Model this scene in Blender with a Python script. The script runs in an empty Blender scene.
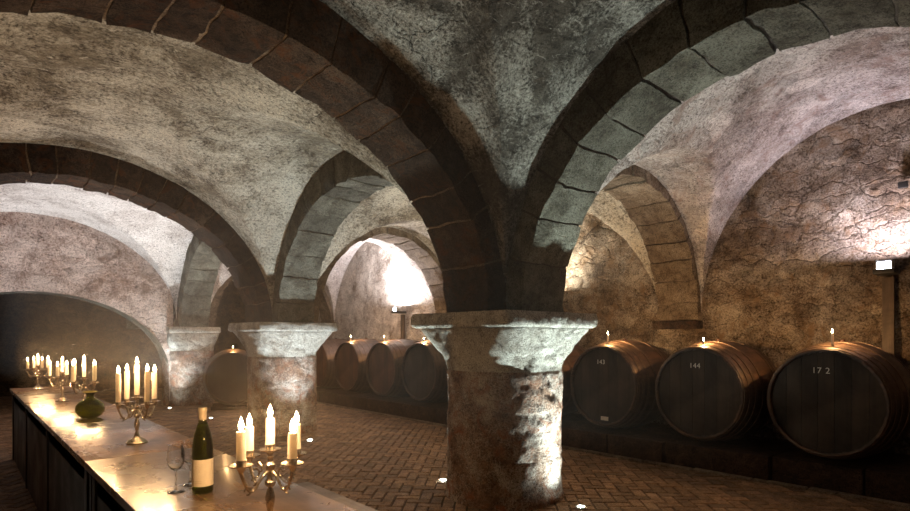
import bpy, bmesh, math, random
from mathutils import Vector, noise, Matrix
random.seed(7)
PI = math.pi
S = bpy.context.scene
COL = S.collection

# ------------------------------------------------------------------ helpers
def tag(o, label=None, cat=None, group=None, kind=None):
    if label: o['label'] = label
    if cat: o['category'] = cat
    if group: o['group'] = group
    if kind: o['kind'] = kind
    return o

def empty(name, loc=(0, 0, 0), rz=0, label=None, cat=None, group=None):
    o = bpy.data.objects.new(name, None)
    COL.objects.link(o)
    o.location = loc
    o.rotation_euler = (0, 0, rz)
    o.empty_display_size = .1
    return tag(o, label, cat, group)

class MB:
    """collects verts and faces of one mesh"""
    def __init__(s):
        s.v, s.f, s.m, s.t = [], [], [], []
    def add(s, vs, fs, mat=0, tone=.5):
        b = len(s.v)
        s.v += [tuple(q) for q in vs]
        s.t += [tone] * len(vs)
        s.f += [tuple(b + i for i in q) for q in fs]
        s.m += [mat] * len(fs)
    def box(s, c, d, rz=0, mat=0, tone=.5, bev=0):
        x, y, z = d[0] / 2, d[1] / 2, d[2] / 2
        bm = bmesh.new()
        bmesh.ops.create_cube(bm, size=1)
        for q in bm.verts: q.co = Vector((q.co.x * d[0], q.co.y * d[1], q.co.z * d[2]))
        if bev: bmesh.ops.bevel(bm, geom=bm.edges[:] + bm.verts[:], offset=bev, segments=2, affect='EDGES', profile=.6)
        R = Matrix.Rotation(rz, 3, 'Z')
        bm.verts.index_update()
        s.add([R @ q.co + Vector(c) for q in bm.verts], [[q.index for q in f.verts] for f in bm.faces], mat, tone)
        bm.free()
    def lathe(s, prof, n=32, c=(0, 0, 0), axis='Z', mat=0, fn=None, closed=False, cap=False):
        vs, fs = [], []
        for (r, z) in prof:
            for k in range(n):
                a = 2 * PI * k / n
                rr = fn(r, z, a) if fn else r
                p = (rr * math.cos(a), rr * math.sin(a), z)
                if axis == 'X': p = (z, rr * math.cos(a), rr * math.sin(a))
                vs.append((p[0] + c[0], p[1] + c[1], p[2] + c[2]))
        m = len(prof)
        for i in range(m - 1 + (1 if closed else 0)):
            for k in range(n):
                a, b = i * n + k, i * n + (k + 1) % n
                i2 = (i + 1) % m
                c2, d2 = i2 * n + (k + 1) % n, i2 * n + k
                fs.append((a, b, c2, d2))
        if cap:
            fs.append(tuple(range(n))[::-1])
            fs.append(tuple((m - 1) * n + k for k in range(n)))
        s.add(vs, fs, mat)
    def tube(s, pts, rad, n=8, mat=0):
        pts = [Vector(p) for p in pts]
        vs, fs = [], []
        up = Vector((0.13, .21, .97))
        for i, p in enumerate(pts):
            t = (pts[min(i + 1, len(pts) - 1)] - pts[max(i - 1, 0)]).normalized()
            a = t.cross(up).normalized(); b = t.cross(a)
            r = rad[i] if isinstance(rad, (list, tuple)) else rad
            for k in range(n):
                q = 2 * PI * k / n
                vs.append(p + a * math.cos(q) * r + b * math.sin(q) * r)
        for i in range(len(pts) - 1):
            for k in range(n):
                fs.append((i * n + k, i * n + (k + 1) % n, (i + 1) * n + (k + 1) % n, (i + 1) * n + k))
        fs.append(tuple(range(n))); fs.append(tuple((len(pts) - 1) * n + k for k in range(n))[::-1])
        s.add(vs, fs, mat)
    def build(s, name, mats, parent=None, smooth=True, recalc=True, loc=None):
        me = bpy.data.meshes.new(name)
        me.from_pydata(s.v, [], s.f)
        if not isinstance(mats, (list, tuple)): mats = [mats]
        for m in mats: me.materials.append(m)
        me.polygons.foreach_set('material_index', s.m)
        if smooth: me.polygons.foreach_set('use_smooth', [True] * len(s.f))
        at = me.attributes.new('tone', 'FLOAT', 'POINT')
        at.data.foreach_set('value', s.t)
        if recalc:
            bm = bmesh.new(); bm.from_mesh(me)
            bmesh.ops.recalc_face_normals(bm, faces=bm.faces)
            bm.to_mesh(me); bm.free()
        if smooth == 'auto' or smooth is True:
            try: me.set_sharp_from_angle(angle=math.radians(38))
            except Exception: pass
        o = bpy.data.objects.new(name, me)
        COL.objects.link(o)
        if parent: o.parent = parent
        if loc: o.location = loc
        return o

def fbm(p, sc, oc=4):
    q = Vector(p) * sc
    return noise.fractal(q, 1.0, 2.1, oc)

# ------------------------------------------------------------------ materials
def new_mat(name):
    m = bpy.data.materials.new(name); m.use_nodes = True
    nt = m.node_tree
    b = nt.nodes['Principled BSDF']
    return m, nt, b, nt.links

def N(nt, t, **k):
    n = nt.nodes.new(t)
    for a, v in k.items():
        if a.startswith('i_'):
            n.inputs[a[2:]].default_value = v
        else: setattr(n, a, v)
    return n

def noise_node(nt, vec, scale, detail=6, rough=.6, dist=0.0):
    n = N(nt, 'ShaderNodeTexNoise')
    n.inputs['Scale'].default_value = scale
    n.inputs['Detail'].default_value = detail
    n.inputs['Roughness'].default_value = rough
    n.inputs['Distortion'].default_value = dist
    nt.links.new(vec, n.inputs['Vector'])
    return n.outputs['Fac']

def ramp(nt, fac, stops):
    r = N(nt, 'ShaderNodeValToRGB')
    e = r.color_ramp.elements
    while len(e) < len(stops): e.new(.5)
    for q, (p, c) in zip(e, stops):
        q.position = p
        q.color = (c, c, c, 1) if isinstance(c, (int, float)) else (*c, 1)
    nt.links.new(fac, r.inputs['Fac'])
    return r.outputs['Color']

def mix(nt, fac, a, b, mode='MIX'):
    m = N(nt, 'ShaderNodeMix', data_type='RGBA', blend_type=mode)
    for i, v in ((0, fac), (6, a), (7, b)):
        if hasattr(v, 'links') or hasattr(v, 'is_linked'): nt.links.new(v, m.inputs[i])
        elif isinstance(v, (tuple, list)): m.inputs[i].default_value = (*v, 1)
        else: m.inputs[i].default_value = v
    return m.outputs[2]

def math_n(nt, op, a, b=None):
    m = N(nt, 'ShaderNodeMath', operation=op)
    for i, v in ((0, a), (1, b)):
        if v is None: continue
        if isinstance(v, (int, float)): m.inputs[i].default_value = v
        else: nt.links.new(v, m.inputs[i])
    return m.outputs[0]

def stone(name, dark, mid, light, sc=1.0, cover=(.42, .6), bump=.6, tone=0, rust=None, cracks=.5, brick=0, stretch=(1, 1, 1), rough=.9, bdist=.03, streak=.5):
    m, nt, b, L = new_mat(name)
    tc = N(nt, 'ShaderNodeTexCoord')
    mp = N(nt, 'ShaderNodeMapping'); mp.inputs['Scale'].default_value = stretch
    L.new(tc.outputs['Object'], mp.inputs['Vector'])
    v = mp.outputs['Vector']
    big = noise_node(nt, v, 1.1 * sc, 7, .65, .3)
    med = noise_node(nt, v, 5 * sc, 8, .7, .4)
    fine = noise_node(nt, v, 26 * sc, 6, .75)
    c = mix(nt, ramp(nt, med, [(.35, 0), (.65, 1)]), dark, mid)
    cov = math_n(nt, 'ADD', math_n(nt, 'MULTIPLY', big, .6), math_n(nt, 'MULTIPLY', fine, .4))
    c = mix(nt, ramp(nt, cov, [(cover[0], 0), (cover[1], 1)]), c, light)
    # pits and specks
    sp = ramp(nt, fine, [(.34, .22), (.47, 1)])
    c = mix(nt, 1.0, c, sp, 'MULTIPLY')
    # trowel scratches and lime streaks
    m2 = N(nt, 'ShaderNodeMapping'); m2.inputs['Scale'].default_value = (3 * sc, 3 * sc, 22 * sc); m2.inputs['Rotation'].default_value = (.5, .3, .4)
    L.new(v, m2.inputs['Vector'])
    stk = noise_node(nt, m2.outputs['Vector'], 1.0, 5, .7, 1.5)
    c = mix(nt, math_n(nt, 'MULTIPLY', ramp(nt, stk, [(.60, 0), (.68, 1)]), streak), c, tuple(min(1, q * 1.25) for q in light))
    c = mix(nt, math_n(nt, 'MULTIPLY', ramp(nt, stk, [(.30, 1), (.40, 0)]), streak), c, dark)
    gr = noise_node(nt, v, 60 * sc, 3, .8)
    c = mix(nt, 1.0, c, ramp(nt, gr, [(.3, .55), (.62, 1.25)]), 'MULTIPLY')
    if rust:
        r = noise_node(nt, v, 2.3 * sc, 5, .7, .8)
        c = mix(nt, ramp(nt, r, [(.52, 0), (.68, .85)]), c, rust)
    # cracks
    vo = N(nt, 'ShaderNodeTexVoronoi', feature='DISTANCE_TO_EDGE')
    vo.inputs['Scale'].default_value = 1.6 * sc
    vd = N(nt, 'ShaderNodeVectorMath', operation='ADD')
    nz = N(nt, 'ShaderNodeTexNoise'); nz.inputs['Scale'].default_value = 3 * sc; nz.inputs['Detail'].default_value = 5
    L.new(v, nz.inputs['Vector'])
    vs_ = N(nt, 'ShaderNodeVectorMath', operation='SCALE'); vs_.inputs['Scale'].default_value = .28
    L.new(nz.outputs['Color'], vs_.inputs[0])
    L.new(v, vd.inputs[0]); L.new(vs_.outputs[0], vd.inputs[1]); L.new(vd.outputs[0], vo.inputs['Vector'])
    cr = ramp(nt, vo.outputs['Distance'], [(0, 0), (.02, 1)])
    cr = mix(nt, cracks * .8, (1, 1, 1), cr)
    gate = ramp(nt, noise_node(nt, v, 1.7 * sc, 3), [(.40, 1), (.46, 0)])
    crg = mix(nt, gate, (1, 1, 1), cr)
    c = mix(nt, 1.0, c, crg, 'MULTIPLY')
    if tone:
        at = N(nt, 'ShaderNodeAttribute', attribute_name='tone')
        c = mix(nt, 1.0, c, ramp(nt, at.outputs['Fac'], [(0, 1 - tone), (1, 1.0)]), 'MULTIPLY')
    rub = None
    if brick:
        # irregular courses of rubble showing through
        m3 = N(nt, 'ShaderNodeMapping'); m3.inputs['Scale'].default_value = (2.6, 2.6, 5.5)
        L.new(vd.outputs[0], m3.inputs['Vector'])
        v1 = N(nt, 'ShaderNodeTexVoronoi', feature='DISTANCE_TO_EDGE'); v1.inputs['Scale'].default_value = 1.0
        v2 = N(nt, 'ShaderNodeTexVoronoi'); v2.inputs['Scale'].default_value = 1.0
        for q in (v1, v2): L.new(m3.outputs['Vector'], q.inputs['Vector'])
        rub = ramp(nt, v1.outputs['Distance'], [(0, 0), (.09, 1)])
        hide = ramp(nt, noise_node(nt, v, 1.3 * sc, 4, .6), [(.42, 1), (.62, .15)])
        c = mix(nt, math_n(nt, 'MULTIPLY', hide, brick), c, mix(nt, 1.0, c, ramp(nt, v2.outputs['Color'], [(.1, .45), (.9, 1.35)]), 'MULTIPLY'))
        c = mix(nt, math_n(nt, 'MULTIPLY', hide, brick), c, mix(nt, 1.0, c, mix(nt, .35, (1, 1, 1), rub), 'MULTIPLY'))
    L.new(c, b.inputs['Base Color'])
    b.inputs['Roughness'].default_value = rough
    b.inputs['Specular IOR Level'].default_value = .25
    h = math_n(nt, 'ADD', math_n(nt, 'MULTIPLY', med, .8), math_n(nt, 'MULTIPLY', fine, .35))
    h = math_n(nt, 'ADD', h, math_n(nt, 'MULTIPLY', crg, .3))
    if rub is not None: h = math_n(nt, 'ADD', h, math_n(nt, 'MULTIPLY', rub, .25 * brick))
    bp = N(nt, 'ShaderNodeBump'); bp.inputs['Strength'].default_value = bump; bp.inputs['Distance'].default_value = bdist * 3.5
    L.new(h, bp.inputs['Height']); L.new(bp.outputs[0], b.inputs['Normal'])
    return m

def simple(name, col, rough=.5, metal=0, bump=0, bsc=30, spec=.5, var=0, stretch=(1, 1, 1)):
    m, nt, b, L = new_mat(name)
    tc = N(nt, 'ShaderNodeTexCoord')
    mp = N(nt, 'ShaderNodeMapping'); mp.inputs['Scale'].default_value = stretch
    L.new(tc.outputs['Object'], mp.inputs['Vector'])
    n = noise_node(nt, mp.outputs['Vector'], bsc, 6, .65)
    if var:
        c = mix(nt, ramp(nt, n, [(.3, 0), (.7, 1)]), tuple(x * (1 - var) for x in col), tuple(min(1, x * (1 + var)) for x in col))
        L.new(c, b.inputs['Base Color'])
    else: b.inputs['Base Color'].default_value = (*col, 1)
    b.inputs['Roughness'].default_value = rough
    b.inputs['Metallic'].default_value = metal
    b.inputs['Specular IOR Level'].default_value = spec
    if bump:
        bp = N(nt, 'ShaderNodeBump'); bp.inputs['Strength'].default_value = bump; bp.inputs['Distance'].default_value = .01
        L.new(n, bp.inputs['Height']); L.new(bp.outputs[0], b.inputs['Normal'])
    return m

def emit(name, col, s, temp=None):
    m, nt, b, L = new_mat(name)
    b.inputs['Base Color'].default_value = (0, 0, 0, 1)
    b.inputs['Emission Color'].default_value = (*col, 1)
    b.inputs['Emission Strength'].default_value = s
    return m

def glass(name, col, rough=.02, ior=1.5):
    m, nt, b, L = new_mat(name)
    b.inputs['Base Color'].default_value = (*col, 1)
    b.inputs['Transmission Weight'].default_value = 1
    b.inputs['Roughness'].default_value = rough
    b.inputs['IOR'].default_value = ior
    return m

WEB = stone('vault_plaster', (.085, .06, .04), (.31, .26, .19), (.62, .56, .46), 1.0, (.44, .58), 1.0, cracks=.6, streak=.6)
WEB_NEAR = stone('dark_vault_plaster', (.035, .028, .022), (.15, .13, .105), (.48, .45, .39), 1.5, (.49, .62), 1.0, cracks=.9, streak=.6)  # darker plaster for the vault of the nearest bay
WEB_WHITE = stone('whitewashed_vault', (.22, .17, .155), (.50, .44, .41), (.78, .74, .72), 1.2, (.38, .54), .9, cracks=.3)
WALL = stone('rubble_wall', (.07, .042, .025), (.28, .205, .145), (.52, .44, .36), 1.7, (.46, .60), 1.0, rust=(.26, .16, .09), cracks=.7, streak=.3, brick=.9)
WALL_PALE = stone('limewashed_aisle_wall', (.16, .11, .08), (.50, .42, .36), (.74, .68, .62), 1.7, (.40, .56), .9, cracks=.4, streak=.3, brick=.5)
WEB_PINK = stone('worn_pinkish_vault', (.15, .11, .09), (.44, .36, .32), (.68, .62, .58), 1.5, (.42, .58), 1.0, rust=(.32, .22, .18), cracks=.5, streak=.6, brick=.55)
WALL_BROWN = stone('brown_rubble_wall', (.04, .022, .010), (.15, .085, .038), (.26, .17, .085), 1.5, (.46, .62), .9, cracks=.5, brick=.6)  # darker brown rubble for the wall beyond the end opening
WALL_END = stone('flaking_painted_wall', (.12, .06, .045), (.42, .28, .22), (.70, .58, .53), 1.1, (.40, .54), .9, rust=(.15, .075, .045), cracks=.5, brick=.5)
RIB = stone('basalt_voussoir', (.07, .062, .046), (.24, .225, .17), (.42, .41, .33), 2.4, (.46, .62), 1.0, bdist=.07, tone=.35, cracks=.2, streak=.15)
RIBW = stone('brown_sandstone_voussoir', (.035, .019, .012), (.13, .078, .05), (.25, .165, .11), 2.4, (.50, .66), 1.0, bdist=.07, tone=.45, rust=(.21, .075, .025), cracks=.2, streak=.15)
RIBL = stone('tan_rubble_voussoir', (.09, .055, .03), (.27, .20, .135), (.42, .34, .25), 2.2, (.48, .64), .9, tone=.25, cracks=.4, streak=.2)
MORTAR = stone('old_mortar', (.05, .03, .02), (.14, .095, .065), (.30, .23, .165), 3, bump=.6, cracks=0)
MORTARD = stone('sooty_mortar', (.02, .015, .012), (.05, .04, .032), (.14, .12, .10), 3, bump=.6, cracks=0)
SHAFT = stone('weathered_pillar_stone', (.07, .032, .02), (.32, .19, .125), (.60, .54, .48), 2.4, (.46, .60), 1.0, rust=(.30, .10, .04), cracks=.5, streak=.3)
CAPST = stone('weathered_capital_stone', (.12, .09, .07), (.42, .38, .32), (.68, .66, .60), 2.6, (.42, .58), 1.0, cracks=.4, streak=.3)
BRICK = stone('worn_paving_brick', (.14, .075, .038), (.42, .25, .14), (.58, .39, .25), 3.0, (.5, .7), .5, tone=.5, cracks=0, rough=.55, streak=0)
SAND = simple('paving_joint_sand', (.07, .045, .03), .95, bump=.4, bsc=80)
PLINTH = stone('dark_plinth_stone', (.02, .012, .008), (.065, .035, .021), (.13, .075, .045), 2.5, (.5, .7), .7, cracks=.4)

def wood(name, a, bcol, axis='X', rough=.5, ring=1.0, coat=0, tone=0):
    m, nt, b, L = new_mat(name)
    tc = N(nt, 'ShaderNodeTexCoord')
    mp = N(nt, 'ShaderNodeMapping')
    st = {'X': (1.2, 16, 16), 'Y': (16, 1.2, 16), 'Z': (16, 16, 1.2)}[axis]
    mp.inputs['Scale'].default_value = [q * ring for q in st]
    L.new(tc.outputs['Object'], mp.inputs['Vector'])
    g = noise_node(nt, mp.outputs['Vector'], 1.0, 7, .65, .6)
    bl = noise_node(nt, tc.outputs['Object'], 2.4, 5, .6, .4)
    c = mix(nt, ramp(nt, g, [(.3, 0), (.7, 1)]), a, bcol)
    c = mix(nt, 1, c, ramp(nt, bl, [(.35, .40), (.62, 1.1)]), 'MULTIPLY')
    if tone:
        at = N(nt, 'ShaderNodeAttribute', attribute_name='tone')
        c = mix(nt, 1.0, c, ramp(nt, at.outputs['Fac'], [(0, 1 - tone), (1, 1.0)]), 'MULTIPLY')
    L.new(c, b.inputs['Base Color'])
    L.new(ramp(nt, bl, [(.3, min(1, rough * 1.35)), (.7, rough * .8)]), b.inputs['Roughness'])
    if coat:
        b.inputs['Coat Weight'].default_value = coat
        b.inputs['Coat Roughness'].default_value = .12
    bp = N(nt, 'ShaderNodeBump'); bp.inputs['Strength'].default_value = .25; bp.inputs['Distance'].default_value = .004
    L.new(g, bp.inputs['Height']); L.new(bp.outputs[0], b.inputs['Normal'])
    return m

STAVE = wood('aged_oak_stave', (.035, .016, .009), (.15, .072, .037), 'X', .5, tone=.45)
HEADW = wood('dark_barrel_head', (.020, .011, .005), (.048, .027, .014), 'Z', .62, tone=.5)
HEADR = wood('reddish_barrel_head', (.04, .010, .005), (.12, .030, .012), 'Z', .5, tone=.5)
HOOP = simple('dark_hoop_iron', (.10, .065, .045), .45, .6, .3, 40, var=.4)
TABLE = wood('polished_oak_table', (.10, .058, .03), (.26, .165, .095), 'Y', .26, .7, coat=.2)
TABLE_EDGE = wood('dark_table_frame', (.010, .005, .003), (.030, .014, .007), 'Y', .6)
BENCHW = wood('grey_bench_wood', (.16, .12, .10), (.34, .27, .22), 'Y', .45)
POSTW = wood('post_board', (.05, .03, .02), (.13, .085, .055), 'Z', .6)
SILVER = simple('tarnished_silver', (.62, .55, .45), .24, 1, .15, 60, var=.35)
WAX, nt_, b_, L_ = new_mat('white_candle_wax')
b_.inputs['Base Color'].default_value = (.92, .87, .78, 1)
b_.inputs['Roughness'].default_value = .4
tr_ = nt_.nodes.new('ShaderNodeBsdfTranslucent'); tr_.inputs['Color'].default_value = (.95, .86, .70, 1)
mx_ = nt_.nodes.new('ShaderNodeMixShader'); mx_.inputs[0].default_value = .5
L_.new(b_.outputs[0], mx_.inputs[1]); L_.new(tr_.outputs[0], mx_.inputs[2])
L_.new(mx_.outputs[0], nt_.nodes['Material Output'].inputs[0])
FLAME = emit('candle_flame', (1.0, .74, .40), 60)
WICK = simple('burnt_wick', (.01, .008, .006), .9)
GREEN = glass('green_bottle_glass', (.42, .46, .06), .02)
CLEAR = glass('clear_wine_glass', (.98, .98, .98), .0, 1.45)
VASEG = glass('olive_glazed_glass', (.34, .38, .03), .07, 1.45)
LABEL = simple('cream_paper_label', (.78, .70, .55), .6, var=.06)
CAPSULE = simple('cream_bottle_capsule', (.66, .55, .38), .35, var=.1)
PRINT = simple('pale_label_print', (.40, .31, .22), .6)
WINE = glass('pale_wine', (.80, .82, .25), .0, 1.34)
CHALK = simple('chalk_paint', (.72, .68, .60), .8)
BLACK = simple('black_metal', (.02, .018, .016), .45, .3)
STEEL = simple('brushed_steel_trim', (.5, .5, .5), .3, 1)
LENS = emit('cool_spot_lens', (.84, 1.0, .95), 260)
LENSB = emit('wall_lamp_lens', (.82, .85, 1.0), 25)

# ------------------------------------------------------------------ plan of the vaults
A_, A2_, B_, C_ = 5.18, 4.93, 5.92, 3.75
W_, P_ = .63, .21
HC = 1.83
RZ = 1.84
W2 = W_ / 2
IN = W2 + P_                       # face of the pier arm
Y = [-A2_, 0, A_, 2 * A_, 3 * A_]   # row lines

def web(name, x0, x1, y0, y1, rz, mat, n=88, amp=.022, seed=0, rzx=None):
    rzx = rzx or rz
    mb = MB()
    cx, cy, rx, ry = (x0 + x1) / 2, (y0 + y1) / 2, (x1 - x0) / 2, (y1 - y0) / 2
    vs, fs = [], []
    for i in range(n + 1):
        X = math.sin(PI / 2 * (2 * i / n - 1))
        for j in range(n + 1):
            Yy = math.sin(PI / 2 * (2 * j / n - 1))
            hx, hy = rzx * math.sqrt(max(0, 1 - X * X)), rz * math.sqrt(max(0, 1 - Yy * Yy))
            h = max(hx, hy) / rz
            x, y, z = cx + X * rx, cy + Yy * ry, HC + rz * h
            p = Vector((x + seed, y, z))
            d = fbm(p, 1.3, 5) * amp * 1.6 + fbm(p, 6, 4) * amp * .6
            ed = min(1, max(0, (1 - max(abs(X), abs(Yy))) * 6 + .15))
            # push along an approximate surface normal
            if hy > hx: nn = Vector((0, Yy / ry, h / rz))
            else: nn = Vector((X / rx, 0, h / rz))
            nn.normalize()
            q = Vector((x, y, z)) + nn * d * ed
            vs.append(q)
    for i in range(n):
        for j in range(n):
            a = i * (n + 1) + j
            f = (a, a + 1, a + n + 2, a + n + 1)
            if abs((2 * i / n - 1)) > 1e9: continue
            # split along the groin direction
            same = ((i + .5) - n / 2) * ((j + .5) - n / 2) > 0
            if same: fs += [(a, a + 1, a + n + 2), (a, a + n + 2, a + n + 1)]
            else: fs += [(a, a + 1, a + n + 1), (a + 1, a + n + 2, a + n + 1)]
    mb.add(vs, fs)
    o = mb.build(name, mat, recalc=False)
    o.data.materials[0] = mat
    return tag(o, kind='structure')

NX0, NX1 = -B_ + W2, -W2
AX0, AX1 = W2, C_ + .02
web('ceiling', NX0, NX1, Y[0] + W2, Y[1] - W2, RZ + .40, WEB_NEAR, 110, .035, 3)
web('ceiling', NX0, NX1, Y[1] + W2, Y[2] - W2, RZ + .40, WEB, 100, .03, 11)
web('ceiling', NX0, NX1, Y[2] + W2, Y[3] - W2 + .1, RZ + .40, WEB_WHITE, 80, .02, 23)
web('ceiling', NX0, NX1, Y[3] + W2, Y[4] - W2, RZ + .2, WEB, 40, .02, 31)
web('ceiling', AX0, AX1, Y[0] + W2, Y[1] - W2, RZ + .60, WEB_PINK, 130, .022, 41, RZ + .02)
web('ceiling', AX0, AX1, Y[1] + W2, Y[2] - W2, RZ + .50, WEB, 110, .022, 53, RZ + .02)
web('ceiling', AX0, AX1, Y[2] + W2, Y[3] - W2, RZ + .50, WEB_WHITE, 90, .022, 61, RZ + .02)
web('ceiling', AX0, AX1, Y[3] + W2, Y[4] - W2, RZ + .50, WEB, 40, .022, 71, RZ + .02)

def arch(A, B, rz, w, depth, nv, mat, label, seed, zs=HC, mort=None, name='vault_arch'):
    """ring of separate worked stones over a recessed mortar core: one mesh"""
    rnd = random.Random(seed)
    A, B = Vector((*A, 0)), Vector((*B, 0))
    e = (B - A); L = e.length; e.normalize()
    n = Vector((-e.y, e.x, 0))
    C = (A + B) / 2; rx = L / 2
    def pos(t, s, r):
        cx, cz = -math.cos(t) * rx, math.sin(t) * rz
        nn = Vector((-math.cos(t) / rx, math.sin(t) / rz)).normalized()
        q = C + e * (cx + nn.x * r) + n * s
        return Vector((q.x, q.y, zs + cz + nn.y * r))
    def wob(p):
        d = Vector((fbm(p, 3.5, 4), fbm(p + Vector((9, 3, 1)), 3.5, 4), fbm(p + Vector((2, 8, 5)), 3.5, 4))) * .022
        return d + Vector((fbm(p, 9, 2), fbm(p + Vector((4, 3, 1)), 9, 2), fbm(p + Vector((7, 8, 5)), 9, 2))) * .013
    mb = MB()
    # equal arc length joints
    M = 400; acc = [0]
    pv = pos(0, 0, 0)
    for k in range(1, M + 1):
        q = pos(PI * k / M, 0, 0); acc.append(acc[-1] + (q - pv).length); pv = q
    def t_at(s):
        s = min(max(s, 0), acc[-1])
        lo, hi = 0, M
        while hi - lo > 1:
            md = (lo + hi) // 2
            if acc[md] <= s: lo = md
            else: hi = md
        f = (s - acc[lo]) / max(1e-9, acc[hi] - acc[lo])
        return PI * (lo + f) / M
    cuts = [0]
    for k in range(nv): cuts.append(cuts[-1] + rnd.uniform(.75, 1.25))
    cuts = [c / cuts[-1] * acc[-1] for c in cuts]
    nt, nw, nd = 5, 8, 6
    for k in range(nv):
        g = rnd.uniform(.002, .006)
        s0, s1 = cuts[k] + g, cuts[k + 1] - g
        jr, tl = rnd.uniform(-.014, .010), rnd.uniform(-.006, .006)
        w0, w1 = -w / 2 + rnd.uniform(-.008, .005), w / 2 + rnd.uniform(-.005, .008)
        idx = {}; vs = []
        mid = None
        for a in range(nt + 1):
            for b in range(nw + 1):
                for c in range(nd + 1):
                    ex = (a in (0, nt), b in (0, nw), c in (0, nd))
                    if not any(ex): continue
                    u, v_, r_ = a / nt, b / nw, c / nd
                    ch = .006
                    su, sv, sr = s0 + (s1 - s0) * u, w0 + (w1 - w0) * v_, depth * r_
                    if ex[0] + ex[1] + ex[2] >= 2:
                        if ex[0]: su += ch if a == 0 else -ch
                        if ex[1]: sv += ch if b == 0 else -ch
                        if ex[2] and c == 0: sr += ch
                    p = pos(t_at(su), sv, sr + jr + tl * (2 * v_ - 1))
                    idx[(a, b, c)] = len(vs); vs.append(p + wob(p))
        fs = []
        def q4(k1, k2, k3, k4): fs.append((idx[k1], idx[k2], idx[k3], idx[k4]))
        for a in range(nt):
            for b in range(nw):
                q4((a, b, 0), (a + 1, b, 0), (a + 1, b + 1, 0), (a, b + 1, 0))
                q4((a, b, nd), (a, b + 1, nd), (a + 1, b + 1, nd), (a + 1, b, nd))
            for c in range(nd):
                q4((a, 0, c), (a, 0, c + 1), (a + 1, 0, c + 1), (a + 1, 0, c))
                q4((a, nw, c), (a + 1, nw, c), (a + 1, nw, c + 1), (a, nw, c + 1))
        for b in range(nw):
            for c in range(nd):
                q4((0, b, c), (0, b + 1, c), (0, b + 1, c + 1), (0, b, c + 1))
                q4((nt, b, c), (nt, b, c + 1), (nt, b + 1, c + 1), (nt, b + 1, c))
        mb.add(vs, fs, 0, rnd.random())
    # mortar core, following the same unevenness a little deeper
    K = nv * 4; vs, fs = [], []
    rc = .022
    ring = [(-w / 2 + rc + (w - 2 * rc) * b / nw, rc) for b in range(nw + 1)]
    ring += [(w / 2 - rc, rc + (depth - 2 * rc) * c / nd) for c in range(1, nd + 1)]
    ring += [(w / 2 - rc - (w - 2 * rc) * b / nw, depth - rc) for b in range(1, nw + 1)]
    ring += [(-w / 2 + rc, depth - rc - (depth - 2 * rc) * c / nd) for c in range(1, nd)]
    R_ = len(ring)
    for k in range(K + 1):
        t = t_at(acc[-1] * k / K)
        for (sv, sr) in ring: 
            p = pos(t, sv, sr)
            vs.append(p + wob(p))
    for k in range(K):
        for q in range(R_):
            a, b = R_ * k + q, R_ * k + (q + 1) % R_
            fs.append((a, b, b + R_, a + R_))
    mb.add(vs, fs, 1)
    o = mb.build(name, [mat, mort or (MORTAR if mat is not RIB else MORTARD)], smooth=True)
    return tag(o, label, 'stone arch', 'cellar vault arches')

DP = .72
XL = -B_ + IN
arch((XL, 0), (-IN, 0), RZ, W_, DP, 19, RIBW, 'brown stone arch nearest the viewer, sweeping left from the big central pillar over the table', 1)
arch((0, Y[0] + IN), (0, -IN), RZ, W_, DP, 16, RIB, 'grey stone arch sweeping from the central pillar up to the right edge of the picture', 2)
arch((0, IN), (0, Y[2] - IN), RZ, W_, DP, 16, RIB, 'stone arch linking the central pillar to the middle pillar behind the near candelabrum', 3)
arch((XL, Y[2]), (-IN, Y[2]), RZ + .02, W_, DP, 21, RIBW, 'second brown stone arch over the table, springing left from the middle pillar', 4)
arch((0, Y[2] + IN), (0, Y[3] - IN), RZ, W_, DP, 15, RIB, 'dark arch linking the middle pillar to the farthest pillar', 5)
arch((IN, 0), (C_ - .06, 0), RZ - .12, W_, .85, 17, RIBL, 'brown arch from the central pillar to the barrel aisle wall, ending on a small ledge', 6)
arch((IN, Y[2]), (C_ - .06, Y[2]), RZ - .12, W_, .85, 17, RIBL, 'arch spanning the barrel aisle from the middle pillar, around the bright far wall', 7)
arch((IN, Y[3]), (C_ - .06, Y[3]), RZ - .12, W_, .85, 17, RIBL, 'arch spanning the barrel aisle from the farthest pillar', 8)
arch((0, Y[3] + IN), (0, Y[4] - .2), RZ, W_, DP, 15, RIB, 'darkest arch beyond the farthest pillar', 9)

# pillars -------------------------------------------------------------
def rough_lathe(mb, prof_fn, zs, n, amp, mat=0):
    vs, fs = [], []
    for z in zs:
        for k in range(n):
            a = 2 * PI * k / n
            r, pw = prof_fn(z)
            c, s = math.cos(a), math.sin(a)
            # superellipse from round (pw 2) to square (pw big)
            q = (abs(c) ** pw + abs(s) ** pw) ** (-1 / pw)
            p = Vector((c * q * r, s * q * r, z))
            d = fbm(p + Vector((mb.seed, 0, 0)), 3.2, 4) * amp + fbm(p + Vector((mb.seed, 5, 0)), 11, 4) * amp * .7
            p.x += c * d; p.y += s * d
            vs.append(p)
    m = len(zs)
    for i in range(m - 1):
        for k in range(n):
            fs.append((i * n + k, i * n + (k + 1) % n, (i + 1) * n + (k + 1) % n, (i + 1) * n + k))
    fs.append(tuple(range(n))[::-1]); fs.append(tuple((m - 1) * n + k for k in range(n)))
    mb.add(vs, fs, mat)

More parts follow.
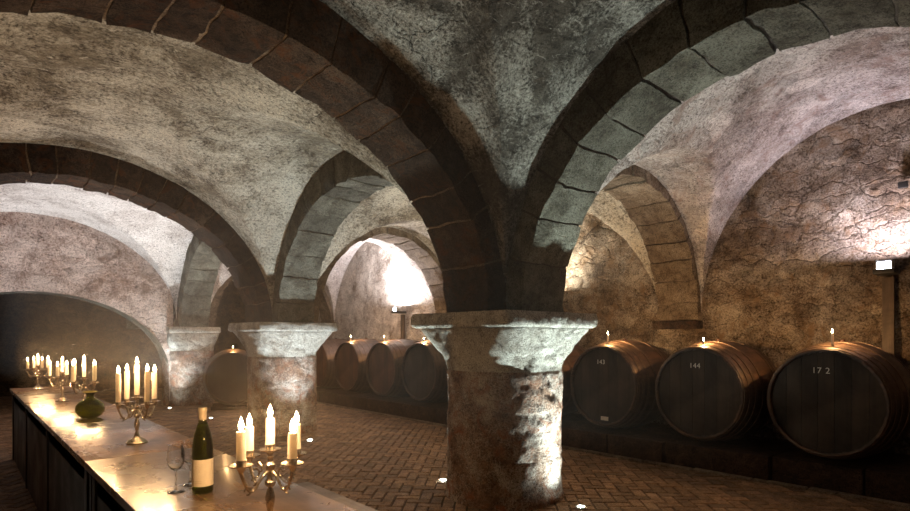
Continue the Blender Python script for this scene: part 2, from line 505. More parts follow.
def pillar(x, y, label, seed, n=120, fl=1.0):
    root = empty('stone_pillar', (x, y, 0), 0, label, 'pillar', 'cellar pillars')
    mb = MB(); mb.seed = seed
    zc = [1.27 * i / 60 for i in range(61)]
    def shaft(z):
        # slightly hollow drum joints
        j = min(abs(z - q) for q in (.42, .86, 1.27))
        g = -.010 * math.exp(-(j / .010) ** 2)
        foot = .02 * max(0, 1 - z / .12)
        return (.545 + g + foot, 2.35)
    rough_lathe(mb, shaft, zc, n, .016)
    mb.build('shaft', SHAFT, root)
    mb = MB(); mb.seed = seed + 5
    def bell(z):
        t = (z - 1.27) / (1.68 - 1.27)
        t = max(0, min(1, t))
        r = .545 + .10 * fl * t ** 1.8
        return (r if t < 1 else .54 + .10 * fl, 2.35 + 9 * t ** 2.2)
    rough_lathe(mb, bell, [1.27 + .41 * i / 24 for i in range(25)], n, .018)
    def aba(z):
        t = (z - 1.685) / .145
        r = .655 + .035 * (1 - (2 * t - 1) ** 6) if t < .65 else .69 - .04 * (t - .65)
        return (r - .13 * (1 - fl), 26)
    rough_lathe(mb, aba, [1.685 + .145 * i / 10 for i in range(11)], n, .012)
    mb.build('capital', CAPST, root)
    # core of the pier between the arch springers
    mb = MB(); mb.seed = seed + 9
    rough_lathe(mb, lambda z: (W2 + .012, 30), [1.83 + 2.0 * i / 30 for i in range(31)], 64, .012)
    mb.build('springer', RIBW, root)
    return root

pillar(0, 0, 'big stone pillar in the centre, half rusty brown and half lit white, with a square capital', 3, 200)
pillar(0, Y[2], 'middle stone pillar with pale blotched shaft, standing behind the near candelabrum', 17, 120)
pillar(0, Y[3], 'farthest and smallest pillar, grey-blue lit, behind the candelabrum with tall candles', 29, 90, .1)

# small springer ledges on the aisle wall
for i, (yy, lab) in enumerate(((0, 'flat stone ledge under the arch foot, on the wall between the first two numbered barrels'), (Y[2], 'flat stone ledge on the far aisle wall under the middle arch foot'))):
    mb = MB(); mb.box((C_ - .06, yy, 1.77), (.19, .68, .12), bev=.02)
    tag(mb.build('stone_ledge', RIBW), lab, 'ledge')

# ------------------------------------------------------------------ room shell
def rough_wall(name, o, ux, uy_len, h, mat, nrm, n=60, amp=.03, hole=None, seed=0, thick=.3):
    """gridded plane standing on the floor from point o along ux; hole(s, z) -> True removes"""
    o = Vector((*o, 0)); ux = Vector((*ux, 0)); nr = Vector((*nrm, 0))
    nz = int(n * h / uy_len) + 1
    vs, fs = [], []
    for i in range(n + 1):
        for j in range(nz + 1):
            s, z = uy_len * i / n, h * j / nz
            p = o + ux * s + Vector((0, 0, z))
            q = p + Vector((seed, 0, 0))
            vs.append(p + nr * (fbm(q, 1.4, 5) * amp + fbm(q, 6, 4) * amp * .5))
    for i in range(n):
        for j in range(nz):
            a = i * (nz + 1) + j
            fs.append((a, a + 1, a + nz + 2, a + nz + 1))
    mb = MB(); mb.add(vs, fs)
    ob = mb.build(name, mat, recalc=False)
    return tag(ob, kind='structure')

rough_wall('wall_right', (C_ + .03, -5.3), (0, 1), 8.5, 4.9, WALL, (-1, 0), 160, .04, seed=2)
rough_wall('wall_right', (C_ + .03, 3.2), (0, 1), 12.7, 4.9, WALL_PALE, (-1, 0), 160, .04, seed=2)
rough_wall('wall_left', (XL - .05, -5.3), (0, 1), 21.2, 4.9, WALL, (1, 0), 80, .03, seed=5)
rough_wall('wall_front', (XL - .3, -4.98), (1, 0), 10, 4.9, WALL, (0, 1), 60, .03, seed=8)
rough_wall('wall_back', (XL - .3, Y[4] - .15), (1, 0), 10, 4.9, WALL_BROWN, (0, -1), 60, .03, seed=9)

# end wall of the table bay, pierced by a wide low arch
def end_wall():
    yf, th = Y[3] - W2 + .02, .62
    x0, x1 = XL - .1, -.42
    cx, rx, z0, rz = -2.96, 2.46, .77, 1.74
    K = 64
    ins = [(cx - rx, 0)] + [(cx - rx * math.cos(PI * k / K), z0 + rz * math.sin(PI * k / K)) for k in range(K + 1)] + [(cx + rx, 0)]
    mb = MB()
    NR = 26
    # front face: rings between the opening and the outer border
    def outer(p):
        dx, dz = p[0] - cx, p[1] - 1.0
        if p[1] <= 0.001: return (x0 if dx < 0 else x1, 0)
        t = 1e9
        if dx > 0: t = min(t, (x1 - cx) / dx)
        if dx < 0: t = min(t, (x0 - cx) / dx)
        if dz > 0: t = min(t, (4.6 - 1.0) / dz)
        if dz < 0: t = min(t, -1.0 / dz)
        return (cx + dx * t, 1.0 + dz * t)
    for face in (0, 1):
        vs, fs = [], []
        yy = yf if face == 0 else yf + th
        for p in ins:
            q = outer(p)
            for r in range(NR + 1):
                f = r / NR
                x, z = p[0] + (q[0] - p[0]) * f, p[1] + (q[1] - p[1]) * f
                d = fbm((x, yy, z), 1.5, 5) * .04 + fbm((x, yy, z), 6, 4) * .02
                vs.append((x, yy + d * (1 if r else .3), z))
        for i in range(len(ins) - 1):
            for r in range(NR):
                a = i * (NR + 1) + r
                fs.append((a, a + 1, a + NR + 2, a + NR + 1))
        mb.add(vs, fs)
    vs, fs = [], []
    for p in ins:
        for r in range(7):
            y2 = yf + th * r / 6
            vs.append((p[0] + fbm((p[0], y2, p[1]), 5, 3) * .02, y2, p[1] + fbm((p[0], y2, p[1] + 4), 5, 3) * .02))
    for i in range(len(ins) - 1):
        for r in range(6):
            a = i * 7 + r
            fs.append((a, a + 1, a + 8, a + 7))
    mb.add(vs, fs, 1)
    o = mb.build('wall_end', [WALL_END, RIB], recalc=True)
    tag(o, kind='structure')
end_wall()

# floor: herringbone of worn bricks ------------------------------------
def floor():
    mb = MB()
    vs = [(-7, -6, -.012), (4.6, -6, -.012), (4.6, 16.4, -.012), (-7, 16.4, -.012)]
    mb.add(vs, [(0, 1, 2, 3)], 1)
    bl, bw = .24, .12
    rnd = random.Random(4)
    ca, sa = math.cos(.12), math.sin(.12)
    rng = 130
    for i in range(-90, 150):
        for j in range(-90, 150):
            for k in (0, 1):
                # classic 90 degree herringbone lattice
                bx = (i * 1 + j * 1) * bw + 0
                by = (i * -1 + j * 1) * bw
                # lattice vectors (w,-w)... with a period of four widths along one axis
                pass
    # row construction: brick k in row r is shifted by one width per row
    for r in range(-140, 200):
        for c in range(-60, 90):
            x = r * bw + c * 4 * bw * 1.0
            y = r * bw
            for (dx, dy, lx, ly) in ((0, 0, bl, bw), (-bw, 0, bw, bl)):
                cx, cy = x + dx + lx / 2, y + dy + ly / 2
                X, Z = cx * .7071 - cy * .7071, cx * .7071 + cy * .7071
                if not (-5.5 < X < 3.3 and -5.1 < Z < 15.2): continue
                g = .005
                hz = rnd.uniform(-.003, .003)
                tx, ty = rnd.uniform(-.02, .02), rnd.uniform(-.02, .02)
                hx, hy = lx / 2 - g, ly / 2 - g
                und = noise.noise(Vector((X * .8, Z * .8, 0))) * .006
                pts = []
                for (qx, qy, qz) in ((-hx, -hy, -.01), (hx, -hy, -.01), (hx, hy, -.01), (-hx, hy, -.01), (-hx + .006, -hy + .006, .004), (hx - .006, -hy + .006, .004), (hx - .006, hy - .006, .004), (-hx + .006, hy - .006, .004)):
                    zz = qz + hz + und + (qx * tx + qy * ty if qz > 0 else 0) - .004
                    wx, wy = cx + qx, cy + qy
                    pts.append((wx * .7071 - wy * .7071, wx * .7071 + wy * .7071, min(zz, .004)))
                mb.add(pts, [(4, 5, 6, 7), (0, 1, 5, 4), (1, 2, 6, 5), (2, 3, 7, 6), (3, 0, 4, 7)], 0, rnd.random())
    o = mb.build('floor', [BRICK, SAND], smooth=False, recalc=False)
    tag(o, kind='structure')
floor()

# plinth for the barrels -------------------------------------------------
def plinth():
    mb = MB()
    path = [(2.60, -5.2), (2.58, -3.4), (2.50, -1.6), (2.40, 0), (2.38, 2), (2.38, 14.5)]
    def fx(y):
        for (a, b) in zip(path, path[1:]):
            if a[1] <= y <= b[1]: return a[0] + (b[0] - a[0]) * (y - a[1]) / (b[1] - a[1])
        return path[-1][0]
    y = -5.1; rnd = random.Random(3)
    while y < 14.4:
        l = rnd.uniform(.7, 1.3)
        xa = fx(y + l / 2)
        mb.box(((xa + 3.8) / 2 + rnd.uniform(-.008, .008), y + l / 2, .14), (3.8 - xa, l - .012, .28), bev=.014, tone=rnd.random())
        y += l
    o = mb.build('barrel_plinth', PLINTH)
    tag(o, 'long low dark stone plinth running under the row of barrels', 'plinth')
    mb = MB()
    y = -5.1
    while y < 14:
        l = rnd.uniform(.5, .9)
        mb.box((fx(y + l / 2) - .045, y + l / 2, .008), (.09, l - .015, .035), bev=.008, tone=rnd.random())
        y += l
    tag(mb.build('trim_1', MORTAR), kind='structure')
plinth()

# ------------------------------------------------------------------ barrels
def barrel_proto(headmat, r0=.55, rb=.63, L=1.10, nst=30):
    parts = []
    mb = MB()
    K = 26; n = nst * 4
    def rad(u): return r0 + (rb - r0) * (1 - (2 * u - 1) ** 2)
    vs, fs = [], []
    prof = [(rad(0) - .028, .07), (rad(0) - .028, .004), (rad(0) - .022, 0), (rad(0) - .004, 0)]
    prof += [(rad(i / K), L * i / K + (.004 if i == 0 else 0)) for i in range(K + 1)]
    prof += [(rad(1) - .028, L), (rad(1) - .028, L - .07)]
    rnd = random.Random(5)
    jit = [rnd.uniform(-.002, .002) for _ in range(nst)]
    def fn(r, z, a):
        k = (a / (2 * PI) * nst)
        ph = k - math.floor(k)
        return r - (.005 if ph < .02 or ph > .98 else 0) + jit[int(k) % nst]
    b0 = len(mb.v)
    mb.lathe(prof, n, axis='X', fn=fn)
    for i in range(len(mb.v)):
        mb.t[i] = (math.sin(int((i % n) / 4) * 12.9) * 43758.5) % 1
    body = mb.build('staves', STAVE)
    # heads
    def head(x):
        hb = MB(); R = r0 - .024
        npl = 7
        for k in range(npl):
            y0, y1 = -R + 2 * R * k / npl + .0015, -R + 2 * R * (k + 1) / npl - .0015
            K2 = 8; top, bot = [], []
            for q in range(K2 + 1):
                yy = y0 + (y1 - y0) * q / K2
                zz = math.sqrt(max(0, R * R - yy * yy))
                top.append((yy, zz)); bot.append((yy, -zz))
            loop = bot + top[::-1]
            vv = [(x, p[0], p[1]) for p in loop] + [(x + .02, p[0], p[1]) for p in loop]
            m = len(loop)
            ff = [tuple(range(m)), tuple(range(m, 2 * m))[::-1]] + [(a, (a + 1) % m, m + (a + 1) % m, m + a) for a in range(m)]
            hb.add(vv, ff, 0, rnd.random())
        return hb.build('head', headmat, smooth=False)
    parts = [body, head(.05), head(L - .07)]
    # hoops, clustered near the ends
    for x in (.035, .115, .215, .36, L - .36, L - .215, L - .115, L - .035):
        u = x / L; hw = .021
        hb = MB()
        ra, rb2 = rad(u - hw / L), rad(u + hw / L)
        hb.lathe([(ra + .001, x - hw), (ra + .0065, x - hw + .001), (rb2 + .0065, x + hw - .001), (rb2 + .001, x + hw)], 72, axis='X')
        parts.append(hb.build('hoop', HOOP))
    # bung on top
    hb = MB(); hb.lathe([(.0, rb - .004), (.03, rb - .004), (.028, rb + .018), (.0, rb + .018)], 16, c=(L / 2, 0, 0))
    parts.append(hb.build('bung', HEADR))
    # tap plate low on the head
    return parts

def copy_parts(parts, root):
    for p in parts:
        c = p.copy(); COL.objects.link(c); c.parent = root

protoA = barrel_proto(HEADW)
protoB = barrel_proto(HEADR)
for q in protoA + protoB: pass

def text_mesh(txt, size, parent, loc, rot, mat, name='number', ext=.0015):
    cu = bpy.data.curves.new(name, 'FONT'); cu.body = txt; cu.size = size
    cu.align_x = 'CENTER'; cu.align_y = 'CENTER'; cu.extrude = ext; cu.space_character = 1.1
    t = bpy.data.objects.new(name, cu); COL.objects.link(t)
    dg = bpy.context.evaluated_depsgraph_get()
    me = bpy.data.meshes.new_from_object(t.evaluated_get(dg))
    bpy.data.objects.remove(t)
    o = bpy.data.objects.new(name, me); COL.objects.link(o)
    me.materials.clear(); me.materials.append(mat)
    o.parent = parent; o.location = loc; o.rotation_euler = rot
    return o

ZB = .92
rows = [(-2.16, 'A', '17 2', 'large oak barrel marked 17 2 on its dark head, nearest the right edge'),
        (-.83, 'A', '144', 'large oak barrel marked 144, between the two other numbered barrels'),
        (.50, 'A', '143', 'large oak barrel marked 143, just right of the central pillar'),
        (1.86, 'A', None, 'oak barrel mostly hidden behind the right side of the central pillar'),
        (3.24, 'A', None, 'oak barrel hidden behind the central pillar, left of its shaft'),
        (4.62, 'A', None, 'dark headed barrel just left of the central pillar, with a candle on top'),
        (5.92, 'B', None, 'reddish headed barrel, second to the left of the central pillar'),
        (7.30, 'B', None, 'reddish headed barrel, third to the left of the central pillar'),
        (8.70, 'B', None, 'half hidden barrel at the edge of the middle pillar, last of the row')]
first = {'A': True, 'B': True}
for i, (yy, k, num, lab) in enumerate(rows):
    root = empty('wine_barrel', (2.5, yy, ZB), (-.05 if yy < 3 else 0), lab, 'barrel', 'barrels lying along the aisle wall')
    root.rotation_euler[0] = 0
    parts = protoA if k == 'A' else protoB
    if first[k]:
        for p in parts: p.parent = root
        first[k] = False
    else: copy_parts(parts, root)
    if num == '143':
        mb = MB(); mb.box((.046, -.02, -.455), (.012, .12, .055), bev=.004); mb.build('tap_plate', CHALK, root)
    if num:
        text_mesh(num, .088, root, (.0485, .045, .325), (PI / 2, 0, -PI / 2), CHALK)
# the odd cask beyond the middle pillar, head toward the viewer
root = empty('wine_barrel', (.30, 8.3, .70), 1.2, 'brown cask lying alone between the middle and farthest pillars, a flame above it', 'barrel')
copy_parts(protoA, root)
mb = MB()
for d in (.22, .88): mb.box((.30 + .362 * d, 8.3 + .932 * d, .037), (.9, .10, .07), rz=1.2 + PI / 2, bev=.01)
mb.box((.30 + .362 * .55, 8.3 + .932 * .55, .04), (.9, .08, .06), rz=1.2, bev=.01)
tag(mb.build('barrel_cradle', PLINTH), 'low timber cradle under the lone cask between the two far pillars', 'cradle')

# ------------------------------------------------------------------ candles
def light(name, kind, loc, energy, col, size=.05, rot=(0, 0, 0), spot=None, blend=.3, spread=None):
    l = bpy.data.lights.new(name, kind); l.energy = energy; l.color = col
    if kind == 'AREA': l.shape = 'DISK'; l.size = size
    else: l.shadow_soft_size = size
    if spot: l.spot_size = spot; l.spot_blend = blend
    if spread: l.spread = spread
    o = bpy.data.objects.new(name, l); COL.objects.link(o)
    o.location = loc; o.rotation_euler = rot
    return o
WARM = (1.0, .57, .25)

_cache = {}
def candle(loc, h, r, label, group, fl=1.0):
    key = (round(h, 3), r)
    root = empty('candle', loc, random.uniform(0, 6), label, 'candle', group)
    if key not in _cache:
        mb = MB()
        mb.lathe([(0, 0), (r * .96, 0), (r, .004), (r, h * .5), (r * .99, h - .006), (r * .9, h), (r * .6, h - .004), (0, h - .006)], 20,
                 fn=lambda rr, z, a: rr * (1 + .03 * math.sin(3 * a + z * 40)))
        # one wax drip
        mb.tube([(r * .95, 0, h - .004), (r * 1.03, .001, h - .02), (r * 1.04, 0, h - .055)], [.003, .0035, .0045], 8)
        wax = mb.build('wax_column', WAX)
        mb = MB(); mb.tube([(0, 0, h - .008), (0, .0005, h + .004), (.002, .001, h + .012)], .0012, 6)
        wick = mb.build('wick', WICK)
        mb = MB()
        H = .046 * fl; R = .0095 * fl
        prof = [(.0003, h + .002)] + [(R * math.sin(PI * (q / 14) ** .72) ** 1.0 * (1 - .25 * q / 14) + .0002, h + .002 + H * q / 14) for q in range(1, 14)] + [(.0003, h + .002 + H)]
        mb.lathe(prof, 14)
        fl_ = mb.build('flame', FLAME)
        fl_.visible_shadow = True
        _cache[key] = (wax, wick, fl_)
        for p in _cache[key]: p.parent = root
    else: copy_parts(_cache[key], root)
    return root

TZ = .92       # table top height
def cand_proto(hz=.285, ra=.115):
    parts = []
    mb = MB()
    mb.lathe([(0, 0), (.062, 0), (.064, .006), (.058, .012), (.050, .016), (.046, .024), (.030, .032), (.018, .042), (.014, .050), (0, .050)], 28,
             fn=lambda r, z, a: r * (1 + (.05 * math.cos(8 * a) if z < .02 else 0)))
    parts.append((mb.build('base', SILVER), []))
    mb = MB()
    prof = [(.012, .045), (.018, .055), (.012, .064), (.009, .075), (.014, .10), (.017, .125), (.011, .15), (.009, .16), (.019, .170), (.020, .180), (.012, .19), (.010, .215), (.018, .228), (.018, .238), (.009, .248), (.009, hz - .026), (.014, hz - .018)]
    mb.lathe(prof, 20, cap=True)
    parts.append((mb.build('stem', SILVER), []))
    return parts

def socket_mesh():
    mb = MB()
    # drip pan with a fluted rim and the candle cup
    mb.lathe([(0, -.022), (.006, -.022), (.010, -.012), (.016, -.002), (.034, .002), (.037, .007), (.034, .006), (.016, .004), (.0172, .022), (.019, .024), (.0155, .024), (.0155, .008), (0, .008)], 28,
             fn=lambda r, z, a: r * (1 + (.06 * math.cos(10 * a) if r > .03 else 0)))
    return mb.build('socket', SILVER)
def arm_mesh(ra, z0, z1):
    mb = MB()
    pts = []
    for q in range(15):
        t = q / 14
        x = .008 + (ra - .008) * t
        z = z0 + (z1 - .022 - z0) * t - .055 * math.sin(PI * t) * (1) + .018 * math.sin(2 * PI * t)
        pts.append((x, 0, z))
    mb.tube(pts, [.0065 - .002 * math.sin(PI * q / 14) for q in range(15)], 8)
    # curled leaf scroll
    sc = []
    for q in range(13):
        a = 4.6 * q / 12
        rr = .022 * (1 - .06 * q)
        sc.append((ra * .52 + rr * math.cos(a + 1.2), 0, (z0 + z1) / 2 - .018 + rr * math.sin(a + 1.2)))
    mb.tube(sc, [.0045 - .0002 * q for q in range(13)], 7)
    sc = [(ra * .78 + .013 * math.cos(a / 2), 0, z0 - .05 + .013 * math.sin(a / 2)) for a in range(11)]
    mb.tube(sc, .0035, 6)
    return mb.build('arm', SILVER)

POW = 1.8
CP = cand_proto()
RA, ZA, ZC = .115, .25, .285
SOCK = socket_mesh(); ARM = arm_mesh(RA, .215, ZA)
used = [False]
def mk_cand(loc, rz, hc, hs, label, where, power, k=1.0):
    root = empty('candelabrum', loc, rz, label, 'candelabrum', 'five flame candelabra on the table')
    def place(p, L=(0, 0, 0), R=0, par=root, tie=False):
        c = p if tie else p.copy()
        if not tie: COL.objects.link(c)
        c.parent = par; c.location = L; c.rotation_euler = (0, 0, R)
        return c
    tie = not used[0]; used[0] = True
    for p, _ in CP: place(p, tie=tie)
    spots = []
    for q in range(4):
        a = q * PI / 2
        arm_o = place(ARM, (0, 0, 0), a, tie=(tie and q == 0))
        s = place(SOCK, (RA, 0, ZA), 0, arm_o, tie=(tie and q == 0))
        wa = a + rz
        spots.append((loc[0] + RA * math.cos(wa), loc[1] + RA * math.sin(wa), loc[2] + ZA + .008, hs[q]))
    place(SOCK, (0, 0, ZC))
    spots.append((loc[0], loc[1], loc[2] + ZC + .008, hc))
    # order them as seen from the room
    def px(s):
        dx, dy = s[0] + 4.16, s[1] + 3.90
        return (.745 * dx - .667 * dy) / (.667 * dx + .745 * dy)
    order = sorted(spots, key=px)
    words = ['leftmost', 'second from left', 'middle', 'second from right', 'rightmost']
    for w, s in zip(words, order):
        candle(s[:3], s[3], .0155, '%s of the five lit white candles in %s' % (w, where), 'candles in %s' % where)
    for s in spots:
        light('candle_glow', 'POINT', (s[0], s[1], s[2] + s[3] + .028), power * POW / 5, WARM, .012)

mk_cand((-3.35, -2.035, TZ), .25, .105, (.105, .10, .11, .10), 'silver five arm candelabrum nearest the viewer, with short candles beside the wine bottle', 'the nearest candelabrum', 26)
mk_cand((-3.30, .11, TZ), .30, .21, (.19, .20, .195, .205), 'silver five arm candelabrum with tall slim candles on the middle of the table', 'the candelabrum with tall candles', 30)
mk_cand((-3.28, 2.23, TZ), .6, .17, (.15, .17, .16, .165), 'candelabrum just behind the green vase, its flames crowded together', 'the candelabrum behind the green vase', 24)
mk_cand((-3.33, 3.22, TZ), 1.1, .13, (.12, .13, .12, .14), 'candelabrum second from the far end of the table, left of the green vase', 'the candelabrum left of the vase', 24)
mk_cand((-3.37, 5.12, TZ), .3, .12, (.12, .12, .11, .12), 'farthest candelabrum at the far end of the table, at the left', 'the farthest candelabrum', 24)

# candles standing on barrels
def barrel_candle(x, y, z, h, label, power, r=.012):
    candle((x, y, z), h, r, label, 'candles standing on the barrels', 1.0)
    light('candle_glow', 'POINT', (x, y, z + h + .04), power * 2.2, (1.0, .57, .23), .012)
zt = ZB + .565
for (y, h, lab, pw) in ((-2.20, .14, 'lone white candle burning on top of the barrel marked 17 2', 14),
                        (-.86, .05, 'short candle stub burning on top of the barrel marked 144', 12),
                        (.48, .13, 'lone white candle burning on top of the barrel marked 143', 14),
                        (4.60, .05, 'candle stub burning on the dark headed barrel left of the central pillar', 10),
                        (5.95, .09, 'candle burning on the second barrel left of the central pillar', 10),
                        (7.30, .09, 'candle burning on the third barrel left of the central pillar', 10)):
    barrel_candle(2.5 + .13, y, ZB + .577, h, lab, pw)
barrel_candle(.36, 8.45, .70 + .575, .08, 'candle burning on the lone cask between the far pillars', 8)

# ------------------------------------------------------------------ table, bench
def table(y0, y1, lab, seed):
    xl, xr = -3.64, -2.99
    root = empty('tasting_table', ((xl + xr) / 2, y0, 0), 0, lab, 'table')
    w, L = xr - xl, y1 - y0
    mb = MB()
    npl = 1
    for k in range(npl):
        pw = w / npl
        mb.box((-w / 2 + pw * (k + .5), L / 2, TZ - .02), (pw - .0015, L - .004, .04), bev=.0025, tone=random.random())
    mb.build('tabletop', TABLE, root)
    mb = MB()
    for sx in (-1, 1): mb.box((sx * (w / 2 - .05), L / 2, TZ - .102), (.03, L - .16, .12), bev=.004)
    for yy in (.09, L - .09): mb.box((0, yy, TZ - .10), (w - .1, .03, .12), bev=.004)
    mb.build('apron', TABLE_EDGE, root)
    n = max(2, int(L / 1.9) + 1)
    for k in range(n):
        yy = .12 + (L - .24) * k / (n - 1)
        for sx in (-1, 1):
            mb = MB(); mb.box((sx * (w / 2 - .06), yy, (TZ - .04) / 2), (.075, .075, TZ - .04), bev=.006)
            mb.build('leg', TABLE_EDGE, root)
    for sx in (-1, 1):
        mb = MB(); mb.box((sx * (w / 2 - .045), L / 2, .44), (.02, L - .06, .86), bev=.003)
        mb.build('side_panel', TABLE_EDGE, root)
table(-3.1, -.285, 'nearer long oak tasting table carrying the wine bottle and glass', 1)
table(-.28, 5.45, 'farther long polished table carrying the green vase and four candelabra', 2)

root = empty('wooden_bench', (-2.31, -2.3, 0), 0, 'narrow greyish wooden bench along the right side of the nearer table', 'bench')
mb = MB(); mb.box((0, 1.15, .48), (.28, 2.3, .04), bev=.005); mb.build('seat', BENCHW, root)
for yy in (.25, 2.05):
    mb = MB(); mb.box((0, yy, .23), (.24, .05, .46), bev=.005); mb.build('leg', TABLE_EDGE, root)
mb = MB(); mb.box((0, 1.15, .25), (.04, 1.75, .08), bev=.004); mb.build('stretcher', TABLE_EDGE, root)

# bottle ------------------------------------------------------------------
def bottle(loc):
    s = 1.10
    root = empty('wine_bottle', loc, 2.2, 'slender green wine bottle with a cream label and capsule, standing on the near table', 'bottle')
    prof = [(0, .018), (.024, .010), (.036, .001), (.0385, .006), (.039, .012), (.039, .17), (.037, .20), (.030, .235), (.021, .262), (.0155, .282), (.0142, .30), (.0142, .32), (.016, .322), (.016, .332), (.0142, .334), (.0110, .334),
            (.0110, .30), (.013, .282), (.018, .262), (.027, .233), (.034, .20), (.036, .17), (.036, .014), (.020, .018), (0, .024)]
    mb = MB(); mb.lathe([(r * s, z * s) for r, z in prof], 48); mb.build('glass_body', GREEN, root)
    mb = MB(); mb.lathe([(0, .026 * s), (.0195 * s, .0202 * s), (.0352 * s, .0160 * s), (.0352 * s, .17 * s), (.0332 * s, .20 * s), (.0262 * s, .232 * s), (.0172 * s, .261 * s), (0, .262 * s)], 40); mb.build('wine', WINE, root)
    mb = MB(); mb.lathe([(.0150 * s, .262 * s + .016), (.0152 * s, .30 * s), (.0152 * s, .318 * s), (.0168 * s, .321 * s), (.0168 * s, .333 * s), (.0155 * s, .3365 * s), (0, .337 * s)], 32); mb.build('capsule', CAPSULE, root)
    # label: a curved sheet wrapping two thirds of the body
    mb = MB(); vs, fs = [], []
    K = 28; R = .0397 * s
    for k in range(K + 1):
        a = -2.0 + 4.0 * k / K
        for z in (.030, .135): vs.append((R * math.cos(a), R * math.sin(a), z * s))
        for z in (.135, .030): vs.append(((R - .0005) * math.cos(a), (R - .0005) * math.sin(a), z * s))
    for k in range(K):
        for q in range(4):
            a, b = 4 * k + q, 4 * k + (q + 1) % 4
            fs.append((a, b, b + 4, a + 4))
    mb.add(vs, fs); lb = mb.build('label', LABEL, root, smooth=False)
    # pale illustration and ruled lines on the label
    mb = MB()
    def arc_line(pts):
        mb.tube([((R + .0004) * math.cos(a), (R + .0004) * math.sin(a), z * s) for a, z in pts], .00035, 4)
    for z in (.045, .052): arc_line([(-.45 + .9 * q / 8, z) for q in range(9)])
    arc_line([(.30 * math.cos(q / 12 * 2 * PI), .098 + .013 * math.sin(q / 12 * 2 * PI)) for q in range(13)])
    arc_line([(.16 * math.cos(q / 12 * 2 * PI), .098 + .007 * math.sin(q / 12 * 2 * PI)) for q in range(13)])
    arc_line([(0, .075), (.02, .085)])
    mb.build('printed_mark', PRINT, lb)
bottle((-3.358, -1.35, TZ + .001))
bpy.data.objects['wine_bottle'].rotation_euler[2] = -PI + .75

def wineglass(loc, label):
    root = empty('wine_glass', loc, 0, label, 'glass', 'wine glasses beside the bottle')
    o = [(0, 0), (.034, 0), (.035, .0015), (.020, .004), (.006, .009), (.0038, .02), (.0036, .085), (.006, .093), (.020, .102), (.032, .120), (.0365, .145), (.034, .175), (.0295, .205), (.0283, .205), (.0328, .175), (.0353, .145), (.031, .121), (.019, .1045), (0, .099)]
    mb = MB(); mb.lathe(o[:8] , 40); 
    mb = MB(); mb.lathe(o, 44); mb.build('bowl_and_stem', CLEAR, root)
wineglass((-3.445, -1.27, TZ + .001), 'empty clear wine glass nearest the left, beside the green wine bottle')
wineglass((-3.36, -1.18, TZ + .001), 'clear wine glass standing half behind the green wine bottle')

# vase ---------------------------------------------------------------------
root = empty('green_vase', (-3.325, 1.62, TZ + .001), 0, 'round bellied olive green glass vase with flared neck on the farther table', 'vase')
mb = MB()
prof = [(0, .0), (.045, 0), (.060, .006), (.085, .022), (.103, .05), (.108, .078), (.100, .108), (.075, .138), (.042, .155), (.028, .168), (.026, .185), (.032, .200), (.047, .214), (.050, .217), (.046, .216), (.028, .202), (.021, .185), (.023, .168), (.038, .150), (.070, .133), (.095, .106), (.102, .078), (.097, .052), (.08, .027), (.055, .012), (0, .010)]
mb.lathe(prof, 56); mb.build('vase_body', VASEG, root)
mb = MB(); mb.lathe([(.046, .2135), (.052, .2145), (.054, .2185), (.050, .222), (.045, .2185)], 48, closed=True)
mb.build('rim', simple('brass_yellow_rim', (.55, .48, .10), .3, var=.15), root)

# ------------------------------------------------------------------ lamps
def uplight(x, y, label, power, col=(.84, 1.0, .95), cone=2.2, tilt=(0, 0)):
    root = empty('floor_spotlight', (x, y, .004), 0, label, 'floor spotlight', 'round recessed floor spotlights')
    mb = MB(); mb.lathe([(.030, .0), (.055, .0), (.056, .006), (.050, .010), (.036, .010), (.030, .004)], 32, closed=True)
    mb.build('trim_ring', STEEL, root)
    mb = MB(); mb.lathe([(0, .007), (.034, .006), (.034, .002), (0, .002)], 28); mb.build('lens', LENS, root)
    light('spot_beam', 'SPOT', (x, y, .05), power, col, .03, (PI + tilt[0], tilt[1], 0), cone, 1.0)
uplight(.20, -.80, 'bright floor spotlight at the right foot of the big central pillar', 400, cone=1.35)
light('spot_beam', 'SPOT', (.20, -.80, .05), 95, (.84, 1.0, .95), .03, (PI, 0, 0), 2.6, 1.0)
uplight(-.13, .80, 'bright floor spotlight at the left foot of the big central pillar', 300, cone=1.8)
uplight(-.10, 4.0, 'floor spotlight to the right of the middle pillar', 380, (.85, .96, 1.0), 2.0)
uplight(-.45, 7.4, 'floor spotlight left of the middle pillar, seen behind the wine bottle neck', 620, (1.0, .97, .95), 2.0, (0, -.42))
uplight(-.62, 9.6, 'small floor spotlight at the foot of the farthest pillar', 260, (.85, .97, 1.0), 1.9)

def wall_lamp(y, z, label, power, col):
    x = C_ - .07
    root = empty('post_lamp', (x, y, 0), 0, label, 'lamp', 'post lamps on the aisle wall')
    mb = MB(); mb.box((.0, 0, (z - .1) / 2 + .14), (.06, .11, z - .1 - .28), bev=.006); mb.build('post', POSTW, root)
    mb = MB(); mb.box((-.12, 0, z - .05), (.30, .19, .05), bev=.006); mb.build('bracket', BLACK, root)
    mb = MB()
    for sy in (-1, 1): mb.box((-.18, sy * .07, z + .03), (.12, .012, .11), bev=.002)
    mb.box((-.125, 0, z + .03), (.012, .14, .11), bev=.002)
    mb.build('housing', STEEL, root)
    mb = MB(); mb.box((-.18, 0, z + .02), (.09, .12, .08), bev=.01); mb.build('lens', LENSB, root)
    light('wall_wash', 'AREA', (x - .19, y, z + .11), power, col, .12, (PI, 0, 0))
wall_lamp(-2.48, 2.37, 'bluish uplight lamp on a brown post behind the barrel marked 17 2', 38, (.88, .82, .98))
wall_lamp(6.7, 2.22, 'small uplight on a thin dark post against the bright far aisle wall', 150, (1.0, .95, .98))
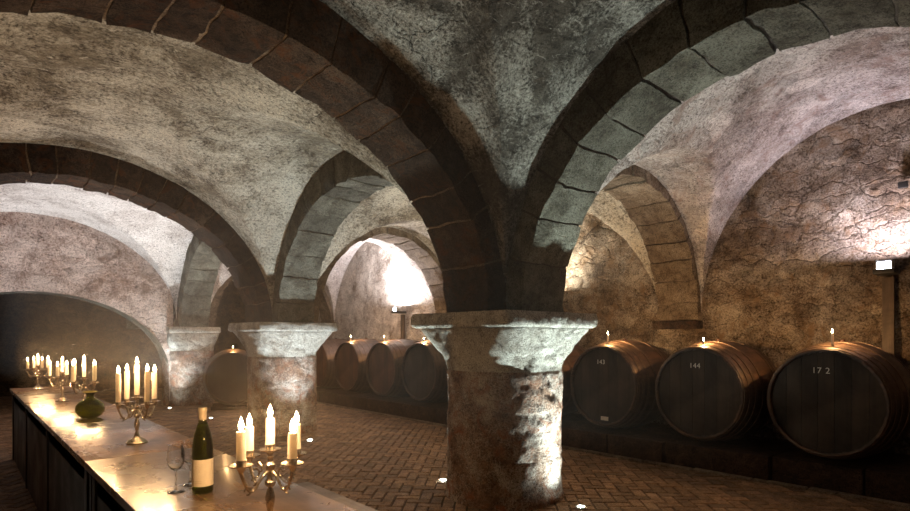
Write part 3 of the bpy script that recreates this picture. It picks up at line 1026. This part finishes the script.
wall_lamp(2.28, 2.28, 'wall uplight hidden behind the central pillar, its glow showing at the pillar edge', 70, (1.0, .90, .70))

mb = MB(); mb.box((C_ - .02, -2.60, 3.30), (.05, .09, .07), bev=.006)
tag(mb.build('junction_box', BLACK), 'small black box high on the aisle wall near the right edge', 'junction box')

# added fill lights outside the frame, modelled like the visible floor spotlights
uplight(-4.9, 9.4, 'added fill spotlight by the painted end wall, out of sight behind the table', 260, (1.0, .97, 1.0), 2.7)
uplight(-5.2, 1.4, 'added fill spotlight, out of view by the left wall of the table bay', 130, (1.0, .93, .78), 1.9, (0, .1))
uplight(-.9, -4.5, 'added fill spotlight behind the viewer', 90, (1.0, .95, .85), 2.4)

# ------------------------------------------------------------------ camera
cam = bpy.data.cameras.new('camera'); co = bpy.data.objects.new('camera', cam); COL.objects.link(co)
th = math.radians(41.83)
fwd = Vector((math.sin(th), math.cos(th), 0))   # x .667, y .745
co.location = (-4.16, -3.90, 1.6)
co.rotation_euler = (PI / 2, 0, -th)
cam.sensor_width = 36; cam.lens = 36 * 557 / 910
cam.shift_y = (336.7 - 255.5) / 910
cam.clip_start = .05
S.camera = co

# haze volume added to imitate the glare around the candles
HZ = bpy.data.materials.new('glow_haze'); HZ.use_nodes = True
n_ = HZ.node_tree; n_.nodes.remove(n_.nodes['Principled BSDF'])
v_ = n_.nodes.new('ShaderNodeVolumePrincipled'); v_.inputs['Density'].default_value = .018; v_.inputs['Anisotropy'].default_value = .55; v_.inputs['Color'].default_value = (1, .95, .9, 1)
n_.links.new(v_.outputs[0], n_.nodes['Material Output'].inputs['Volume'])
mb = MB(); mb.box((-2.15, 6.15, 1.99), (2.9, 17.7, 2.1))
tag(mb.build('glow_haze', HZ, smooth=False), 'thin warm haze added to give the candles a glow of glare', 'haze', kind='stuff')

w = bpy.data.worlds.new('world'); S.world = w; w.use_nodes = True
w.node_tree.nodes['Background'].inputs[0].default_value = (.01, .008, .006, 1)
S.view_settings.view_transform = 'Standard'
S.view_settings.look = 'None'
S.view_settings.gamma = 1
S.view_settings.exposure = 0.45
S.cycles.use_denoising = True
S.cycles.max_bounces = 7
S.cycles.diffuse_bounces = 4
S.cycles.transmission_bounces = 8
S.cycles.sample_clamp_indirect = 6
S.cycles.caustics_reflective = False
S.cycles.caustics_refractive = False
